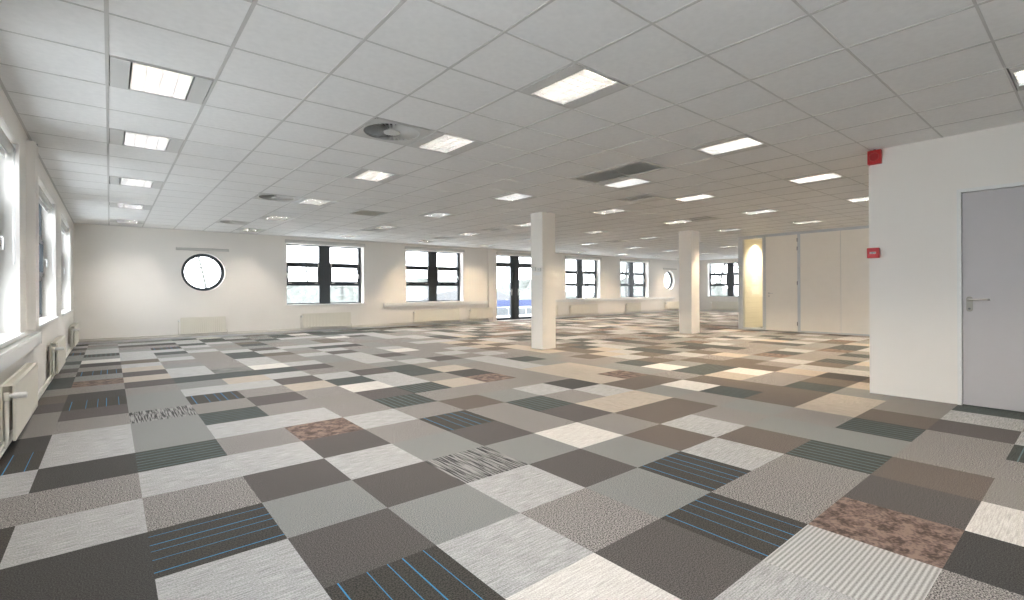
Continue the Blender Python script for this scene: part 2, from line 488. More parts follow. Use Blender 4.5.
# ------------------------------------------------------------------ walls
def seg_wall(mb, axis, c0, c1, u0, u1, z0, z1, holes):
    """axis 'y': wall spans x=u, thickness in y from c0 to c1; axis 'x': wall spans y=u"""
    def bx(a, b, c, d):
        if b - a < 1e-4 or d - c < 1e-4: return
        if axis == 'y': mb.box(a, b, c0, c1, c, d)
        else: mb.box(c0, c1, a, b, c, d)
    cur = u0
    for h in sorted(holes):
        a, b, c, d = h[:4]
        bx(cur, a, z0, z1); bx(a, b, z0, c); bx(a, b, d, z1); cur = b
        if len(h) > 4:   # round opening of radius h[4] in the middle
            cu, cz, R = (a + b) / 2, (c + d) / 2, h[4]; n = 48
            def P(u, t, z): return (u, t, z) if axis == 'y' else (t, u, z)
            sq = []; ci = []
            for k in range(n):
                t = 2 * PI * k / n + PI / 4; cs, sn = math.cos(t), math.sin(t); q = (b - a) / 2 / max(abs(cs), abs(sn))
                sq.append((cu + cs * q, cz + sn * q * (d - c) / (b - a))); ci.append((cu + cs * R, cz + sn * R))
            for k in range(n):
                k2 = (k + 1) % n
                for t in (c0, c1):
                    mb.quad(P(sq[k][0], t, sq[k][1]), P(sq[k2][0], t, sq[k2][1]), P(ci[k2][0], t, ci[k2][1]), P(ci[k][0], t, ci[k][1]))
                mb.quad(P(ci[k][0], c0, ci[k][1]), P(ci[k2][0], c0, ci[k2][1]), P(ci[k2][0], c1, ci[k2][1]), P(ci[k][0], c1, ci[k][1]))
    bx(cur, u1, z0, z1)
ZT = 3.0
WZ0, WZ1 = .78, 2.475
BW = [(3.77, 5.97), (7.39, 9.59), (14.72, 16.92), (18.36, 20.56)]
LW = [(3.75, 6.07), (7.25, 9.82), (10.88, 13.3)]
DOORX = (11.08, 13.22)
RND = [(1.82, 1.64, .47), (22.38, 1.62, .47)]
mb = MB()
holes = [(a, b, WZ0, WZ1) for a, b in BW] + [(DOORX[0], DOORX[1], 0, 2.475)] + [(c - .6, c + .6, z - .6, z + .6, r) for c, z, r in RND]
seg_wall(mb, 'y', YB, YB + .30, XL - .235, XR + .30, -.06, ZT, holes)
mb.build('wall_back', M['wall'], kind='structure')
mb = MB(); seg_wall(mb, 'x', XL - .235, XL, YF - .3, YB, -.06, ZT, [(a, b, WZ0 + .02, WZ1 - .02) for a, b in LW] + [(.1, 2.4, WZ0 + .02, WZ1 - .02)])
mb.build('wall_left', M['wall'], kind='structure')
FRY = (10.94, 13.14)
ADDED_FW = [(.4, 2.6), (7.6, 9.8), (11.2, 13.4), (19.4, 21.6)]  # unseen front windows, added to let more daylight into the room
mb = MB(); seg_wall(mb, 'x', XR, XR + .30, YF - .3, YB, -.06, ZT, [(FRY[0], FRY[1], WZ0, WZ1), (7.3, 9.5, WZ0, WZ1)])  # second opening is out of view, added to brighten the far ceiling
mb.build('wall_far_right', M['wall'], kind='structure')
mb = MB(); seg_wall(mb, 'y', YF - .3, YF, XL, XR, -.06, ZT, [(a, b, WZ0, WZ1) for a, b in ADDED_FW])
mb.build('wall_front', M['wall'], kind='structure')
# near right wall with its door opening
mb = MB(); seg_wall(mb, 'x', XN, XN + .12, YF, YN, 0, CEIL + .3, [(-.08, .925, 0, 2.115)])
mb.build('wall_near_right', M['wall'], kind='structure')
MB().box(XN + .12, 9.0, .9, 1.0, 0, CEIL + .3).build('wall_core', M['wall'], kind='structure')

# baseboards
MB().box(XL, DOORX[0] - .03, YB - .012, YB, 0, .06).box(DOORX[1] + .03, XR, YB - .012, YB, 0, .06).build('baseboard_back', M['white'], kind='structure')
MB().box(XL, XL + .012, YF, YB - .012, 0, .06).build('baseboard_left', M['white'], kind='structure')
MB().box(XR - .012, XR, 6.9, YB - .012, 0, .06).build('baseboard_far_right', M['white'], kind='structure')
# boxed-in riser beside the double doors and on the left wall
MB().box(10.66, 10.93, YB - .06, YB, 0, CEIL).build('trim_1', M['wall'], kind='structure')
MB().box(XL, XL + .065, 6.50, 6.78, .80, 2.60).build('trim_2', M['wall'], kind='structure')
MB().box(XL + .03, XL + .06, 6.74, 6.79, 2.60, 2.63).build('trim_3', M['dgrey'], kind='structure')

# ------------------------------------------------------------------ windows
def bar(mb, x0, x1, z0, z1, y0=-.0, y1=.07): mb.box(x0, x1, y0, y1, z0, z1)
def make_window(name, W, H, loc, rz, reveal, handle_z=None, sill=True):
    f = MB(); e = .045; ml, mr = W * .43, W * .572
    t1, t2, b1, b2 = (1.97 - .78) / 1.695 * H, (1.88 - .78) / 1.695 * H, (1.38 - .78) / 1.695 * H, (1.31 - .78) / 1.695 * H
    bar(f, 0, e, 0, H); bar(f, W - .075, W, 0, H); bar(f, e, W - .075, 0, .035); bar(f, e, W - .075, H - .03, H)
    bar(f, ml, mr, .035, H - .03, -.012)
    for (a, b) in ((e, ml), (mr, W - .075)):
        bar(f, a, b, t2, t1); bar(f, a, b, b2, b1)
    root = f.build(name, M['frame'], kind='structure'); root.location = loc; root.rotation_euler = (0, 0, rz)
    g = MB()
    for (a, b, lft) in ((e, ml, True), (mr, W - .075, False)):
        s = MB(); w = .05
        x0, x1, z0, z1 = a, b, b1 - .01, t2 + .01
        s.box(x0 - .01, x0 + w, -.022, -.001, z0, z1); s.box(x1 - w, x1 + .01, -.022, -.001, z0, z1)
        s.box(x0 + w, x1 - w, -.022, -.001, z0, z0 + w + .01); s.box(x0 + w, x1 - w, -.022, -.001, z1 - w, z1)
        sa = s.build('sash', M['frame'], root)
        hx = x0 + .02 if lft else x1 - .02
        h = MB(); zc = (z0 + z1) / 2
        h.box(hx - .013, hx + .013, -.03, -.022, zc - .035, zc + .035)
        h.tube([(hx, -.03, zc), (hx, -.055, zc), (hx, -.06, zc - .02), (hx, -.06, zc - .11)], .009, 8)
        ho = h.build('window_handle', M['white'], sa); ho['label'] = 'white lever handle'
        hg = MB(); ix = x1 - .03 if lft else x0 + .03
        hg.box(ix - .012, ix + .012, -.03, -.02, z1 - .05, z1 + .05)
        for q in (x0 + .09, x1 - .09): hg.box(q - .05, q + .05, -.03, -.02, z0 + .005, z0 + .02)
        hg.build('hinge', M['steel'], sa)
        g.box(a, b, .03, .036, .035, b2); g.box(x0 + w, x1 - w, .02, .026, b1, t2); g.box(a, b, .03, .036, t1, H - .03)
    g.build('window_pane', M['glass'], root)
    if sill:
        MB().box(-.03, W + .03, -reveal - .03, -.001, -.03, -.001).build('window_sill', M['sill'], root, bevel=.004)
    return root
wi = 0
BREV = .22
for (a, b) in BW:
    wi += 1; make_window(f'window_{wi}', b - a, WZ1 - WZ0, (a, YB + BREV, WZ0), 0, BREV)
LREV = .15
for (a, b) in LW:
    wi += 1; make_window(f'window_{wi}', b - a, WZ1 - WZ0 - .04, (XL - LREV, a, WZ0 + .02), PI / 2, LREV)
wi += 1; make_window(f'window_{wi}', FRY[1] - FRY[0], WZ1 - WZ0, (XR + .2, FRY[1], WZ0), -PI / 2, .2)
wi += 1; make_window(f'window_{wi}', 2.2, WZ1 - WZ0, (XR + .2, 9.5, WZ0), -PI / 2, .2)  # unseen window, added as extra daylight for the far end
wi += 1; make_window(f'window_{wi}', 2.3, WZ1 - WZ0 - .04, (XL - LREV, .1, WZ0 + .02), PI / 2, LREV)
for (a, b) in ADDED_FW:  # added windows behind the camera, there only for their daylight
    wi += 1; make_window(f'window_{wi}', b - a, WZ1 - WZ0, (b, YF - .2, WZ0), PI, .2)
# round windows
for (cx, cz, R) in RND:
    wi += 1
    n = 48; f = MB(); y0, y1 = YB + .14, YB + .21; ri = R - .072
    for k in range(n):
        a, b = 2 * PI * k / n, 2 * PI * (k + 1) / n
        def P(r, t, y): return (r * math.cos(t), y, r * math.sin(t))
        f.quad(P(R, a, 0), P(R, b, 0), P(ri, b, 0), P(ri, a, 0)); f.quad(P(R, a, .07), P(R, b, .07), P(ri, b, .07), P(ri, a, .07))
        f.quad(P(ri, a, 0), P(ri, b, 0), P(ri, b, .07), P(ri, a, .07)); f.quad(P(R, a, 0), P(R, b, 0), P(R, b, .07), P(R, a, .07))
    o = f.build(f'window_{wi}', M['frame'], kind='structure'); o.location = (cx, y0, cz)
    g = MB().tube([(0, .03, 0), (0, .036, 0)], ri + .005, 48); g.build('window_pane', M['glass'], o)

# head rails above the back windows (folded blinds / rails)
def head_rail(x0, x1, z0, z1, label):
    root = empty('blind_rail', ((x0 + x1) / 2, YB, (z0 + z1) / 2), 0, label, 'blind rail', 'blind rails on the back wall')
    w = (x1 - x0) / 2; h = (z1 - z0) / 2
    MB().prism([(-.001, -h), (-.055, -h), (-.06, -h + .012), (-.06, h - .012), (-.05, h), (-.001, h)], 'x', -w, w).build('rail', M['blind'], root)
    for sx in (-1, 1): MB().box(sx * w - .006, sx * w + .006, -.062, -.001, -h - .003, h + .003).build('end_cap', M['blind'], root)
head_rail(1.25, 2.36, 2.17, 2.235, 'short white blind rail above the near round window')
head_rail(21.8, 22.95, 2.17, 2.235, 'short white blind rail above the far round window')
for (a, b), t in zip(BW, ('first rectangular back window, nearest the near round window', 'second rectangular back window, left of the double doors',
                         'rectangular back window just right of the first column', 'rectangular back window nearest the far round window')):
    head_rail(a - .04, b + .02, 2.49, 2.58, 'long white blind rail over the ' + t)
head_rail(DOORX[0] - .02, DOORX[1] + .02, 2.49, 2.58, 'long white blind rail over the glazed double doors')

# rolled-up blinds with bead chains in the left window reveals
def roller(y0, y1, label):
    root = empty('roller_blind', (XL - .055, (y0 + y1) / 2, 2.40), 0, label, 'roller blind', 'roller blinds in the left windows')
    w = (y1 - y0) / 2
    MB().tube([(0, -w + .012, 0), (0, w - .012, 0)], .032, 16).build('roll', M['blind'], root)
    for s in (-1, 1): MB().box(-.04, .035, s * w - (.012 if s > 0 else 0), s * w + (0 if s > 0 else .012), -.035, .052).build('bracket', M['white'], root)
    MB().box(-.036, -.03, -w + .02, w - .02, -.09, -.02).build('hem_bar', M['white'], root)
    MB().tube([(.03, w - .03, 0), (.03, w - .03, -.95), (.03, w - .05, -.99), (.03, w - .075, -1.0), (.03, w - .10, -.99), (.03, w - .12, -.95), (.03, w - .12, 0)], .003, 6).build('bead_chain', M['white'], root)
roller(LW[0][0] + .01, LW[0][1] - .01, 'rolled-up white blind with bead chain in the nearest left window')
roller(LW[1][0] + .01, LW[1][1] - .01, 'rolled-up white blind in the middle left window')
roller(LW[2][0] + .01, LW[2][1] - .01, 'rolled-up white blind in the left window nearest the corner')

# ------------------------------------------------------------------ glazed double doors in the back wall (door_3)
def double_doors():
    W = DOORX[1] - DOORX[0]; H = 2.475; y = YB + BREV
    f = MB(); c0, c1 = .86, 1.27
    f.box(0, .06, 0, .08, 0, H); f.box(W - .06, W, 0, .08, 0, H); f.box(.06, W - .06, 0, .08, H - .03, H)
    f.box(.06, W - .06, 0, .08, 0, .03); f.box(.06, W - .06, -.01, .08, 2.10, 2.20); f.box((c0 + c1) / 2 - .06, (c0 + c1) / 2 + .06, -.02, .08, .03, H - .03)
    f.box(c0, c1, 0, .08, 2.2, H - .03)
    root = f.build('door_3', M['frame'], kind='structure'); root.location = (DOORX[0], y, 0)
    g = MB(); g.box(.06, c0, .04, .046, 2.2, H - .03); g.box(c1, W - .06, .04, .046, 2.2, H - .03); g.build('window_pane', M['glass'], root)
    for (a, b, st) in ((.06, (c0 + c1) / 2 - .06, 1), ((c0 + c1) / 2 + .06, W - .06, 0)):
        l = MB(); z0, z1 = .03, 2.10; wl, wr = (.05, .14) if st else (.14, .05)
        l.box(a, a + wl, .0, .07, z0, z1); l.box(b - wr, b, .0, .07, z0, z1)
        l.box(a + wl, b - wr, .0, .07, z0, z0 + .07); l.box(a + wl, b - wr, .0, .07, z1 - .06, z1)
        lo = l.build('door_leaf', M['frame'], root)
        MB().box(a + wl, b - wr, .03, .036, z0 + .07, z1 - .06).build('door_pane', M['glass'], lo)
        hx = b - wr + .03 if st else a + wl - .03; d = -1 if st else 1
        h = MB(); h.box(hx - .018, hx + .018, -.008, 0, .95, 1.20)
        h.tube([(hx, -.008, 1.12), (hx, -.05, 1.12), (hx + d * .02, -.055, 1.12), (hx + d * .12, -.055, 1.12)], .009, 8)
        ho = h.build('door_handle', M['white'], lo); ho['label'] = 'white lever door handle'
    MB().box(-.02, W + .02, -BREV - .01, -.001, 0, .012).build('threshold', M['alu'], root)
double_doors()

# ------------------------------------------------------------------ radiators
def make_radiator(L):
    root = empty('radiator', (0, 0, 0))
    z0, z1 = .13, .52; d0, d1 = .03, .105
    f = MB()   # fluted front panel
    n = int(L / .04); prof = []
    for k in range(n):
        a = .012 + (L - .024) * k / n; w = (L - .024) / n
        prof += [(a, d1 - .002), (a + w * .2, d1 - .002), (a + w * .32, d1 - .007), (a + w * .68, d1 - .007), (a + w * .8, d1 - .002)]
    prof += [(L - .012, d1 - .002), (L - .012, d1 - .016), (.012, d1 - .016)]
    f.prism(prof, 'z', z0 + .012, z1 - .012)
    f.box(0, L, d1 - .014, d1, z0, z0 + .018); f.box(0, L, d1 - .014, d1, z1 - .02, z1)
    f.box(0, .014, d1 - .014, d1, z0 + .018, z1 - .02); f.box(L - .014, L, d1 - .014, d1, z0 + .018, z1 - .02)
    f.build('front_panel', M['rad'], root)
    MB().box(0, L, d0, d0 + .012, z0, z1).build('rear_panel', M['rad'], root)
    g = MB()
    g.box(.004, L - .004, d0 + .0125, d0 + .018, z1 - .012, z1 + .002); g.box(.004, L - .004, d1 - .02, d1 - .0145, z1 - .012, z1 + .002)
    m = int(L / .03)
    for k in range(m + 1):
        x = .006 + (L - .012) * k / m; g.box(x - .0025, x + .0025, d0 + .018, d1 - .02, z1 - .010, z1)
    g.build('top_grille', M['rad'], root)
    br = MB()
    for x in (.15, L - .15): br.box(x - .015, x + .015, .004, d0, z0 + .05, z1 - .05)
    br.build('wall_bracket', M['pipe'], root)
    v = MB(); ym = (d0 + d1) / 2
    v.tube([(L + .002, ym, z1 - .07), (L + .045, ym, z1 - .07)], .012, 10)
    v.tube([(L + .045, ym, z1 - .045), (L + .045, ym, z1 - .10)], .016, 10)
    vo = v.build('valve', M['pipe'], root)
    k = MB(); k.tube([(L + .045, ym + .012, z1 - .07), (L + .045, ym + .03, z1 - .07), (L + .045, ym + .035, z1 - .07), (L + .045, ym + .095, z1 - .07), (L + .045, ym + .10, z1 - .07)], [.014, .016, .022, .021, .015], 16)
    ko = k.build('thermostat_knob', M['white'], vo); ko['label'] = 'white thermostat knob'
    pp = MB()
    pp.tube([(L + .045, ym, z1 - .10), (L + .045, ym, .13), (L + .045, .062, .108), (L + .045, .054, .105)], .011, 10)
    pp.build('feed_pipe', M['pipe'], root)
    pr = MB(); pr.tube([(-.002, ym, z0 + .05), (-.03, ym, z0 + .05), (-.04, ym, z0 + .04), (-.04, ym, .09), (-.04, .064, .068), (-.04, .054, .065)], .011, 10); pr.build('return_pipe', M['pipe'], root)
    return root
RADS = {}
def radiator(loc, rz, L, label, group):
    if L not in RADS: o = RADS[L] = make_radiator(L)
    else: o = copy_tree(RADS[L])
    o.location = loc; o.rotation_euler = (0, 0, rz); tag(o, label, 'radiator', group)
GL = 'radiators on the left wall'; GB = 'radiators on the back wall'
radiator((XL, 6.14, 0), -PI / 2, 1.35, 'cream panel radiator under the nearest left window, white thermostat knob in front', GL)
radiator((XL, 9.72, 0), -PI / 2, 1.35, 'cream panel radiator in the middle of the left wall', GL)
radiator((XL, 13.65, 0), -PI / 2, 1.35, 'cream panel radiator on the left wall nearest the back corner', GL)
for x0, L, t in ((1.33, .95, 'small cream panel radiator below the near round window'),
                 (4.17, 1.35, 'cream panel radiator below the first rectangular back window'),
                 (7.65, 1.7, 'long cream panel radiator below the back window left of the double doors'),
                 (9.85, .95, 'small cream panel radiator immediately left of the double doors'),
                 (13.35, .8, 'short cream panel radiator immediately right of the double doors, partly behind the column'),
                 (14.92, 1.7, 'long cream panel radiator below the back window right of the first column'),
                 (18.72, 1.05, 'cream panel radiator below the back window before the far round window'),
                 (21.9, 1.35, 'cream panel radiator below the far round window')):
    radiator((x0 + L, YB, 0), PI, L, t, GB)
radiator((XR, 11.5, 0), PI / 2, 1.35, 'cream panel radiator on the far right wall under its window', 'radiators on the far right wall')

# heating pipes along the walls
def pipes(pts, label, r=.011):
    for dz, w in ((.105, 'upper'), (.065, 'lower')):
        o = MB().tube([(x, y, dz) for x, y in pts], r, 8).build('heating_pipe', M['pipe'])
        tag(o, f'{w} of two cream heating pipes low along the {label}', 'pipe', 'heating pipes')
pipes([(XL + .04, YF + .05), (XL + .04, YB - .05)], 'left wall')
pipes([(XL + .06, YB - .04), (10.62, YB - .04)], 'back wall left of the double doors')
pipes([(DOORX[1] + .06, YB - .04), (XR - .05, YB - .04)], 'back wall right of the double doors')

# cable trunking
def trunk(x0, x1, label):
    r = empty('cable_trunking', ((x0 + x1) / 2, YB, .70), 0, label, 'cable trunking', 'cable trunking on the walls')
    w = (x1 - x0) / 2
    MB().box(-w, w, -.055, -.001, -.055, .055).build('duct', M['white'], r, bevel=.004)
    MB().box(-w + .002, w - .002, -.059, -.055, -.040, .040).build('cover', M['white'], r)
    for s in (-1, 1): MB().box(s * w - .004, s * w + .004, -.061, -.001, -.057, .057).build('end_cap', M['white'], r)
trunk(6.6, 10.63, 'white cable trunking on the back wall left of the double doors')
trunk(13.4, 22.75, 'white cable trunking on the back wall right of the double doors')
r = empty('cable_trunking', (XL, 4.6, .69), 0, 'white cable trunking on the left wall below the nearest window', 'cable trunking', 'cable trunking on the walls')
MB().box(.001, .055, -4.5, 2.45, -.065, .055).build('duct', M['sill'], r, bevel=.004)
MB().box(.055, .059, -4.5, 2.44, -.045, .035).build('cover', M['sill'], r)
MB().box(.001, .06, 2.45, 2.46, -.067, .057).build('end_cap', M['white'], r)

# ------------------------------------------------------------------ columns
def column(x0, x1, y0, y1, n):
    c = MB(); b = .012
    c.prism([(x0 + b, y0), (x1 - b, y0), (x1, y0 + b), (x1, y1 - b), (x1 - b, y1), (x0 + b, y1), (x0, y1 - b), (x0, y0 + b)], 'z', 0, CEIL + .3)
    o = c.build(f'column_{n}', M['column'], kind='structure')
column(6.47, 6.83, 6.93, 7.27, 1)
column(11.6, 12.0, 6.8, 7.16, 2)
# controls on the first column, facing the left wall
for y, z, w, h, mt, nm, lab, cat in ((7.17, 1.565, .11, .075, 'dgrey', 'thermostat', 'small grey thermostat on the first column, farther of the pair', 'thermostat'),
                           (7.015, 1.55, .10, .07, 'dgrey', 'thermostat', 'small grey thermostat on the first column, nearer the column edge', 'thermostat')):
    r = empty(nm, (6.47, y, z), 0, lab, cat, 'thermostats on the first column')
    MB().box(-.012, -.0005, -w / 2, w / 2, -h / 2, h / 2).build('back_plate', M['steel'], r)
    MB().box(-.025, -.012, -w / 2 + .006, w / 2 - .006, -h / 2 + .005, h / 2 - .005).build('cover', M['grille'], r, bevel=.003)
    MB().tube([(-.025, .0, 0), (-.031, .0, 0)], .012, 12).build('dial', M['steel'], r)
r = empty('light_switch', (6.47, 7.09, 1.47), 0, 'white double light switch plate below the thermostats on the first column', 'light switch')
MB().box(-.01, -.0005, -.11, .11, -.03, .03).build('switch_plate', M['white'], r, bevel=.002)
for s in (-1, 1): MB().box(-.016, -.010, s * .055 - .035, s * .055 + .035, -.02, .02).build('rocker', M['white'], r, bevel=.002)

# ------------------------------------------------------------------ near right wall: door, alarms
def near_door():
    y0, y1, H = -.08, .925, 2.115
    f = MB(); x0, x1 = XN - .018, XN + .132; e = .024
    f.box(x0, x1, y1 - e, y1 + .008, 0, H + .008); f.box(x0, x1, y0 - .008, y0 + e, 0, H + .008); f.box(x0, x1, y0 + e, y1 - e, H - e, H + .008)
    root = f.build('door_1', M['white'], kind='structure')
    a, b = y0 + e + .003, y1 - e - .003
    leaf = MB().box(XN + .004, XN + .044, a, b, .008, H - e - .003).build('door_leaf', M['door'], root)
    yh, zh = .845, .995
    pl = MB()
    prof = []
    for k in range(24):
        t = 2 * PI * k / 24; cz = .05 if math.sin(t) >= 0 else -.05
        prof.append((yh + .024 * math.cos(t), zh + cz + .024 * math.sin(t)))
    pl.prism(prof, 'x', XN - .006, XN + .004)
    po = pl.build('lock_plate', M['satin'], leaf)
    hb = MB(); z = zh + .045
    hb.tube([(XN - .006, yh, z), (XN - .05, yh, z), (XN - .058, yh - .012, z), (XN - .058, yh - .125, z + .002), (XN - .05, yh - .135, z + .002), (XN - .022, yh - .137, z)], .0095, 12)
    hb.build('door_handle', M['steel'], po)
    MB().tube([(XN - .012, yh, zh - .045), (XN - .006, yh, zh - .045)], .010, 16).build('lock_cylinder', M['dgrey'], po)
near_door()
MB().box(XN + .13, XN + .14, -.5, .85, 0, 2.3).build('wall_behind_door', M['wall'], kind='structure')

r = empty('fire_alarm_sounder', (XN, 1.598, 2.585), 0, 'square red fire alarm sounder high on the white wall end, just below the ceiling', 'fire alarm')
MB().box(-.055, -.0005, -.062, .062, -.078, .072).build('housing', M['red'], r, bevel=.006)
MB().tube([(-.055, 0, -.003), (-.062, 0, -.003)], [.046, .042], 28).build('horn', M['reddark'], r)
MB().tube([(-.03, .0, .072), (-.03, .0, .082)], .012, 10).build('cable_gland', M['dgrey'], r)
r = empty('fire_alarm_call_point', (XN, 1.615, 1.54), 0, 'small red manual fire alarm call point midway up the white wall end', 'fire alarm')
MB().box(-.045, -.0005, -.055, .055, -.055, .055).build('housing', M['red'], r, bevel=.005)
MB().box(-.048, -.045, -.028, .028, -.010, .010).build('break_glass', M['white'], r)
ar = MB(); ar.box(-.050, -.048, -.02, -.006, -.003, .003); ar.box(-.050, -.048, .006, .02, -.003, .003); ar.tube([(-.0485, 0, 0), (-.051, 0, 0)], .005, 12)
ar.build('symbol', M['dgrey'], r)

# ------------------------------------------------------------------ partition with sidelight and door
def partition():
    t0, t1 = XP, XP + .09; top = 2.60
    fr = MB(); P = .045
    ys = {'end': (YP - .13, YP), 'b': (6.02, 6.10), 'c': (5.13, 5.20)}
    for a, b in ys.values(): fr.box(t0 - .006, t1 + .006, a, b, 0, CEIL)
    fr.box(t0 - .006, t1 + .006, YF, 5.13, top, CEIL); fr.box(t0 - .006, t1 + .006, 5.20, 6.02, top, CEIL); fr.box(t0 - .006, t1 + .006, 6.10, YP - .13, 2.58, CEIL)
    fr.box(t0 - .006, t1 + .006, 6.10, YP - .13, 0, .05)
    fr.box(t0 - .006, t1 + .006, YF, 5.13, 0, .04)
    root = fr.build('wall_partition', M['alu'], kind='structure')
    g = MB().box(t0 + .04, t0 + .046, 6.10, YP - .13, .05, 2.58); g.build('window_pane', M['glass'], root)
    y = 5.13; edges = [5.13, 4.205, 3.0, 1.8, .6, -.6, YF]
    for a, b in zip(edges[1:], edges[:-1]):
        p = MB().box(t0, t1, a + .004, b - .004 if b != 5.13 else b, .04, top)
        p.build('panel', M['partition'], root)
        MB().box(t0 + .01, t1 - .01, a - .004, a + .004, .04, top).build('joint_strip', M['alu'], root)
    d = MB().box(t0 + .002, t0 + .045, 5.206, 6.014, .01, top - .006).build('door_2', M['partition'], kind='structure')
    h = MB(); yh = 5.93
    h.tube([(t0 + .002, yh, 1.03), (t0 - .045, yh, 1.03), (t0 - .052, yh - .01, 1.03), (t0 - .052, yh - .12, 1.03)], .010, 10)
    h.tube([(t0 + .002, yh, 1.03), (t0 - .006, yh, 1.03)], .026, 20); h.tube([(t0 + .002, yh, .95), (t0 - .006, yh, .95)], .024, 20)
    h.build('door_handle', M['steel'], d)
    hg = MB()
    for z in (.22, 1.30, 2.22, 2.45): hg.tube([(t0 - .012, 5.203, z - .05), (t0 - .012, 5.203, z + .05)], .009, 10)
    hg.build('hinge', M['dgrey'], d)
partition()
# lit room behind the sidelight
MB().box(XP + .09, 17.5, YP - .1, YP, 0, CEIL).build('wall_room_side', M['wall'], kind='structure')
MB().box(XP + .10, 17.5, YP - .112, YP - .1, 0, CEIL - .05).build('wall_room_tiles', M['tile'], kind='structure')
MB().box(17.5, 17.6, YF, YP, 0, CEIL + .3).build('wall_room_end', M['wall'], kind='structure')
MB().box(XP + .09, 17.5, 4.9, 5.0, 0, CEIL).build('wall_room_inner', M['wall'], kind='structure')
MB().box(17.6, XR, YP - .1, YP, 0, CEIL + .3).build('wall_right_wing', M['wall'], kind='structure')
dl = empty('downlight', (14.95, 6.38, CEIL - .004), 0, 'small round warm downlight in the lit room behind the glass sidelight', 'downlight')
MB().tube([(0, 0, -.006), (0, 0, .0)], [.05, .055], 24).build('bezel', M['white'], dl)
MB().tube([(0, 0, -.008), (0, 0, -.0062)], .036, 24).build('lens', M['spot'], dl)
L = bpy.data.lights.new('downlight_beam', 'SPOT'); L.energy = 150; L.color = (1, .86, .62); L.spot_size = 2.2; L.spot_blend = .8; L.shadow_soft_size = .03
lo = bpy.data.objects.new('downlight_beam', L); COL.objects.link(lo); lo.parent = dl; lo.location = (0, 0, -.03)

# ------------------------------------------------------------------ outdoors
GZ = -1.0
MB().box(-60, 110, YB + .4, 140, GZ - .2, GZ).build('ground', M['ground_out'], kind='structure')
MB().box(XL - .4, XR + .4, -40, YF - .3, GZ - .2, GZ).build('ground_front', M['ground_out'], kind='structure')
MB().box(-60, XL - .4, -40, YB + .4, GZ - .2, GZ).build('ground_left', M['ground_out'], kind='structure')
MB().box(XR + .4, 110, -40, YB + .4, GZ - .2, GZ).build('ground_right', M['ground_out'], kind='structure')
MB().box(8.8, 24, YB + .38, 18.6, GZ, -.08).build('terrace', M['ground_out'], kind='structure')
# blue barrier
r = empty('blue_barrier', (16.5, 18.1, -.08), 0, 'long low barrier with a blue top band beyond the glazed double doors', 'barrier')
MB().box(-7.6, 7.5, -.02, .02, .38, .76).build('blue_band', M['blue'], r)
MB().box(-7.6, 7.5, -.015, .015, .04, .36).build('lower_panel', M['palew'], r)
for k in range(9):
    x = -7.5 + 15 * k / 8; MB().box(x - .03, x + .03, .02, .07, 0, .78).build('post', M['alu'], r)
# terrace railing
r = empty('railing', (12.3, 16.4, -.08), 0, 'thin metal railing on the terrace outside the double doors', 'railing')
MB().tube([(-3, 0, .5), (5, 0, .5)], .015, 8).build('handrail', M['alu'], r)
for k in range(9): MB().tube([(-3 + k, 0, 0), (-3 + k, 0, .5)], .012, 8).build('baluster', M['alu'], r)
# pale barrel-roofed shed
r = empty('shed', (23.5, 34, GZ), 0, 'distant white shed with a curved roof seen through the left glazed door leaf', 'building')
pr = [(-5, 0), (5, 0), (5, .9)] + [(5 * math.cos(PI * k / 14), .9 + 1.3 * math.sin(PI * k / 14)) for k in range(1, 14)] + [(-5, .9)]
MB().prism(pr, 'y', 0, 12).build('roof', M['roofw'], r)
MB().box(-1.2, 1.2, -.05, 0, 0, 1.4).build('shed_door', M['palew'], r)
# cars
def car(loc, rz, label):
    r = empty('car', loc, rz, label, 'car', 'parked cars behind the building')
    b = MB(); b.prism([(-2.1, .3), (2.1, .3), (2.15, .6), (2.0, .85), (1.1, .95), (-1.9, .98), (-2.15, .8)], 'y', -.85, .85)
    b.build('body', M['carw'], r, bevel=.05)
    c = MB(); c.prism([(1.15, .94), (.5, 1.42), (-1.1, 1.45), (-1.8, .96)], 'y', -.74, .74); c.build('windows', M['carg'], r, bevel=.04)
    c = MB(); c.prism([(.55, 1.40), (.5, 1.47), (-1.1, 1.5), (-1.2, 1.42)], 'y', -.72, .72); c.build('roof', M['carw'], r)
    for x in (-1.3, 1.35):
        for s in (-1, 1): MB().tube([(x, s * .72, .32), (x, s * .88, .32)], .32, 20).build('wheel', M['tyre'], r)
car((11.6, 24.5, GZ), .1, 'white parked car seen low in the left half of the second rectangular back window')
car((17.0, 26.5, GZ), 2.9, 'white parked car seen low in the right half of the second rectangular back window')
# trees and bushes
def make_tree(seed, hgt):
    rn = random.Random(seed); mb = MB()
    def br(p, d, l, r, lev):
        pts = [p]; rs = [r]; n = 4
        for k in range(n):
            d = (d + Vector((rn.uniform(-.15, .15), rn.uniform(-.15, .15), rn.uniform(-.02, .12)))).normalized()
            pts.append(pts[-1] + d * l / n); rs.append(r * (1 - .6 * (k + 1) / n))
        mb.tube(pts, rs, 6 if lev == 0 else 4, cap=False)
        if lev < 3:
            for q in range((9, 5, 4)[lev]):
                t = rn.uniform(.3, 1.0); i = min(n - 1, int(t * n)); pp = pts[i].lerp(pts[i + 1], t * n - i)
                a = rn.uniform(0, 2 * PI); dd = Vector((math.cos(a), math.sin(a), rn.uniform(.4, 1.0))).normalized()
                br(pp, dd, l * rn.uniform(.35, .55), rs[i] * .55, lev + 1)
    br(Vector((0, 0, 0)), Vector((0, 0, 1)), hgt, hgt * .018, 0)
    return mb
tree_me = [make_tree(k, 9 + k).build('bare_tree', M['bark']) for k in range(3)]
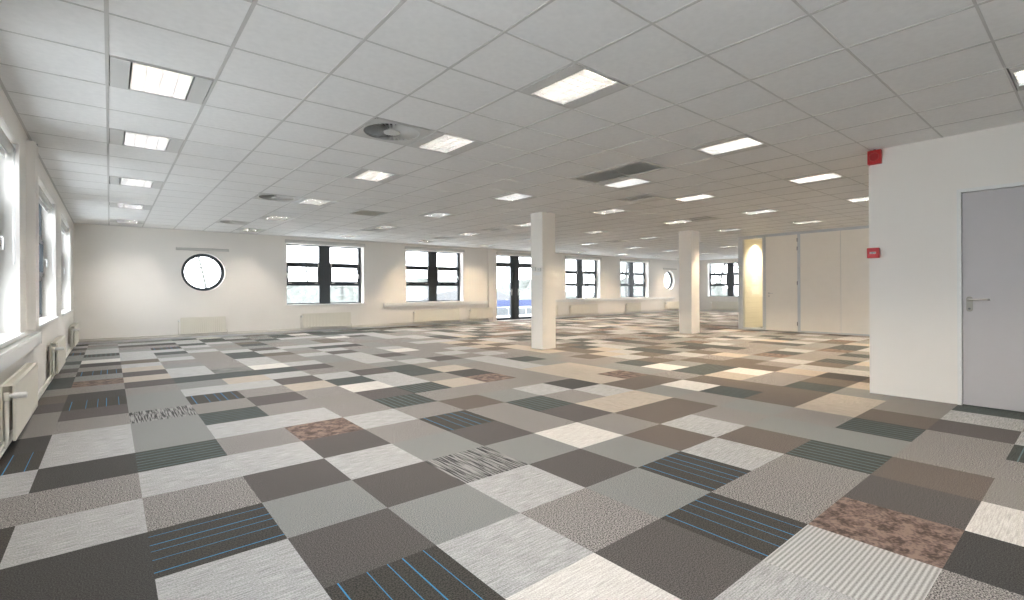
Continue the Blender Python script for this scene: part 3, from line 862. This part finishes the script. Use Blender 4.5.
spots = [(0.8, 34), (6.8, 38), (-3, 70), (3.2, 72), (9.5, 70), (15.5, 70), (-9, 68), (22, 72), (29, 66), (36, 72), (43, 66), (50, 72), (57, 66), (64, 72), (71, 64), (78, 70), (85, 64), (72, 38), (80, 30), (62, 38), (50, 38), (92, 38), (47, 20), (56, 26), (70, 22)]
for k, (x, y) in enumerate(spots):
    if k < 3: o = tree_me[k]
    else: o = tree_me[k % 3].copy(); COL.objects.link(o)
    o.location = (x, y, GZ); o.rotation_euler = (0, 0, k * 1.7); s = random.uniform(.7, 1.05); o.scale = (s, s, s)
    tag(o, 'bare winter tree standing in haze beyond the windows', 'tree', 'bare trees outside')
def bush_mb(seed, w, d, h):
    rn = random.Random(seed); mb = MB(); nu, nv = 28, 10
    base = len(mb.v)
    ph = [rn.uniform(0, 6) for _ in range(6)]
    for j in range(nv + 1):
        t = j / nv * PI / 2
        for i in range(nu):
            a = 2 * PI * i / nu; q = 1 + .12 * math.sin(3 * a + ph[0] + t * 4) + .1 * math.sin(7 * a + ph[1]) + rn.uniform(-.07, .07)
            mb.v.append((w * math.cos(a) * math.cos(t) * q, d * math.sin(a) * math.cos(t) * q, h * math.sin(t) * q))
    for j in range(nv):
        for i in range(nu):
            i2 = (i + 1) % nu; mb.f.append((base + j * nu + i, base + j * nu + i2, base + (j + 1) * nu + i2, base + (j + 1) * nu + i)); mb.sm.append(True)
    return mb
for k, (x, y, w, h) in enumerate(((2, 50, 5.5, 2.6), (16, 56, 7, 2.6), (33, 58, 8, 3.2), (51, 57, 8, 3.2), (69, 53, 8, 3.4), (87, 50, 8, 3.4), (11.3, 30.5, 2.6, 2.2), (6.6, 28.5, 1.7, 2.0), (62, 12, 6, 2.6), (60, 31.5, 3, 2.6))):
    o = bush_mb(k, w, w * .5, h).build('bush', M['bush']); o.location = (x, y, GZ)
    tag(o, 'rounded grey-green bush in the haze beyond the windows', 'bush', 'bushes outside')

# ------------------------------------------------------------------ world, camera, view
W = bpy.data.worlds.new('overcast'); S.world = W; W.use_nodes = True
bg = W.node_tree.nodes['Background']
nt = W.node_tree
tc = nt.nodes.new('ShaderNodeTexCoord'); sp = nt.nodes.new('ShaderNodeSeparateXYZ'); rp = nt.nodes.new('ShaderNodeValToRGB')
nt.links.new(tc.outputs['Generated'], sp.inputs[0]); nt.links.new(sp.outputs['Z'], rp.inputs['Fac'])
rp.color_ramp.elements[0].position = 0.0; rp.color_ramp.elements[0].color = (0.91, 0.945, 1.0, 1)
rp.color_ramp.elements[1].position = 0.6; rp.color_ramp.elements[1].color = (0.88, 0.93, 1.0, 1)
nt.links.new(rp.outputs['Color'], bg.inputs['Color']); bg.inputs['Strength'].default_value = 3.9

th, roll = .6887, -.005
f = Vector((math.sin(th), math.cos(th), 0)); rt = Vector((math.cos(th), -math.sin(th), 0)); z = Vector((0, 0, 1))
r2 = (rt + z * roll).normalized(); u2 = (z - rt * roll).normalized(); bk = -f
cam = bpy.data.cameras.new('camera'); co = bpy.data.objects.new('camera', cam); COL.objects.link(co)
co.matrix_world = Matrix(((r2.x, u2.x, bk.x, 0), (r2.y, u2.y, bk.y, 0), (r2.z, u2.z, bk.z, 1.154), (0, 0, 0, 1)))
cam.sensor_width = 36; cam.sensor_fit = 'HORIZONTAL'; cam.lens = 488.7 / 1024 * 36; cam.shift_y = -(300 - 290.05) / 1024
cam.clip_start = .05; cam.clip_end = 500
S.camera = co
S.view_settings.view_transform = 'Standard'; S.view_settings.look = 'None'
S.view_settings.gamma = 1; S.view_settings.use_curve_mapping = False; S.view_settings.exposure = 1.36
c = S.cycles
c.use_denoising = True; c.max_bounces = 10; c.diffuse_bounces = 6; c.glossy_bounces = 4; c.transparent_max_bounces = 12
c.caustics_reflective = False; c.caustics_refractive = False; c.sample_clamp_indirect = 4.0; c.use_light_tree = True
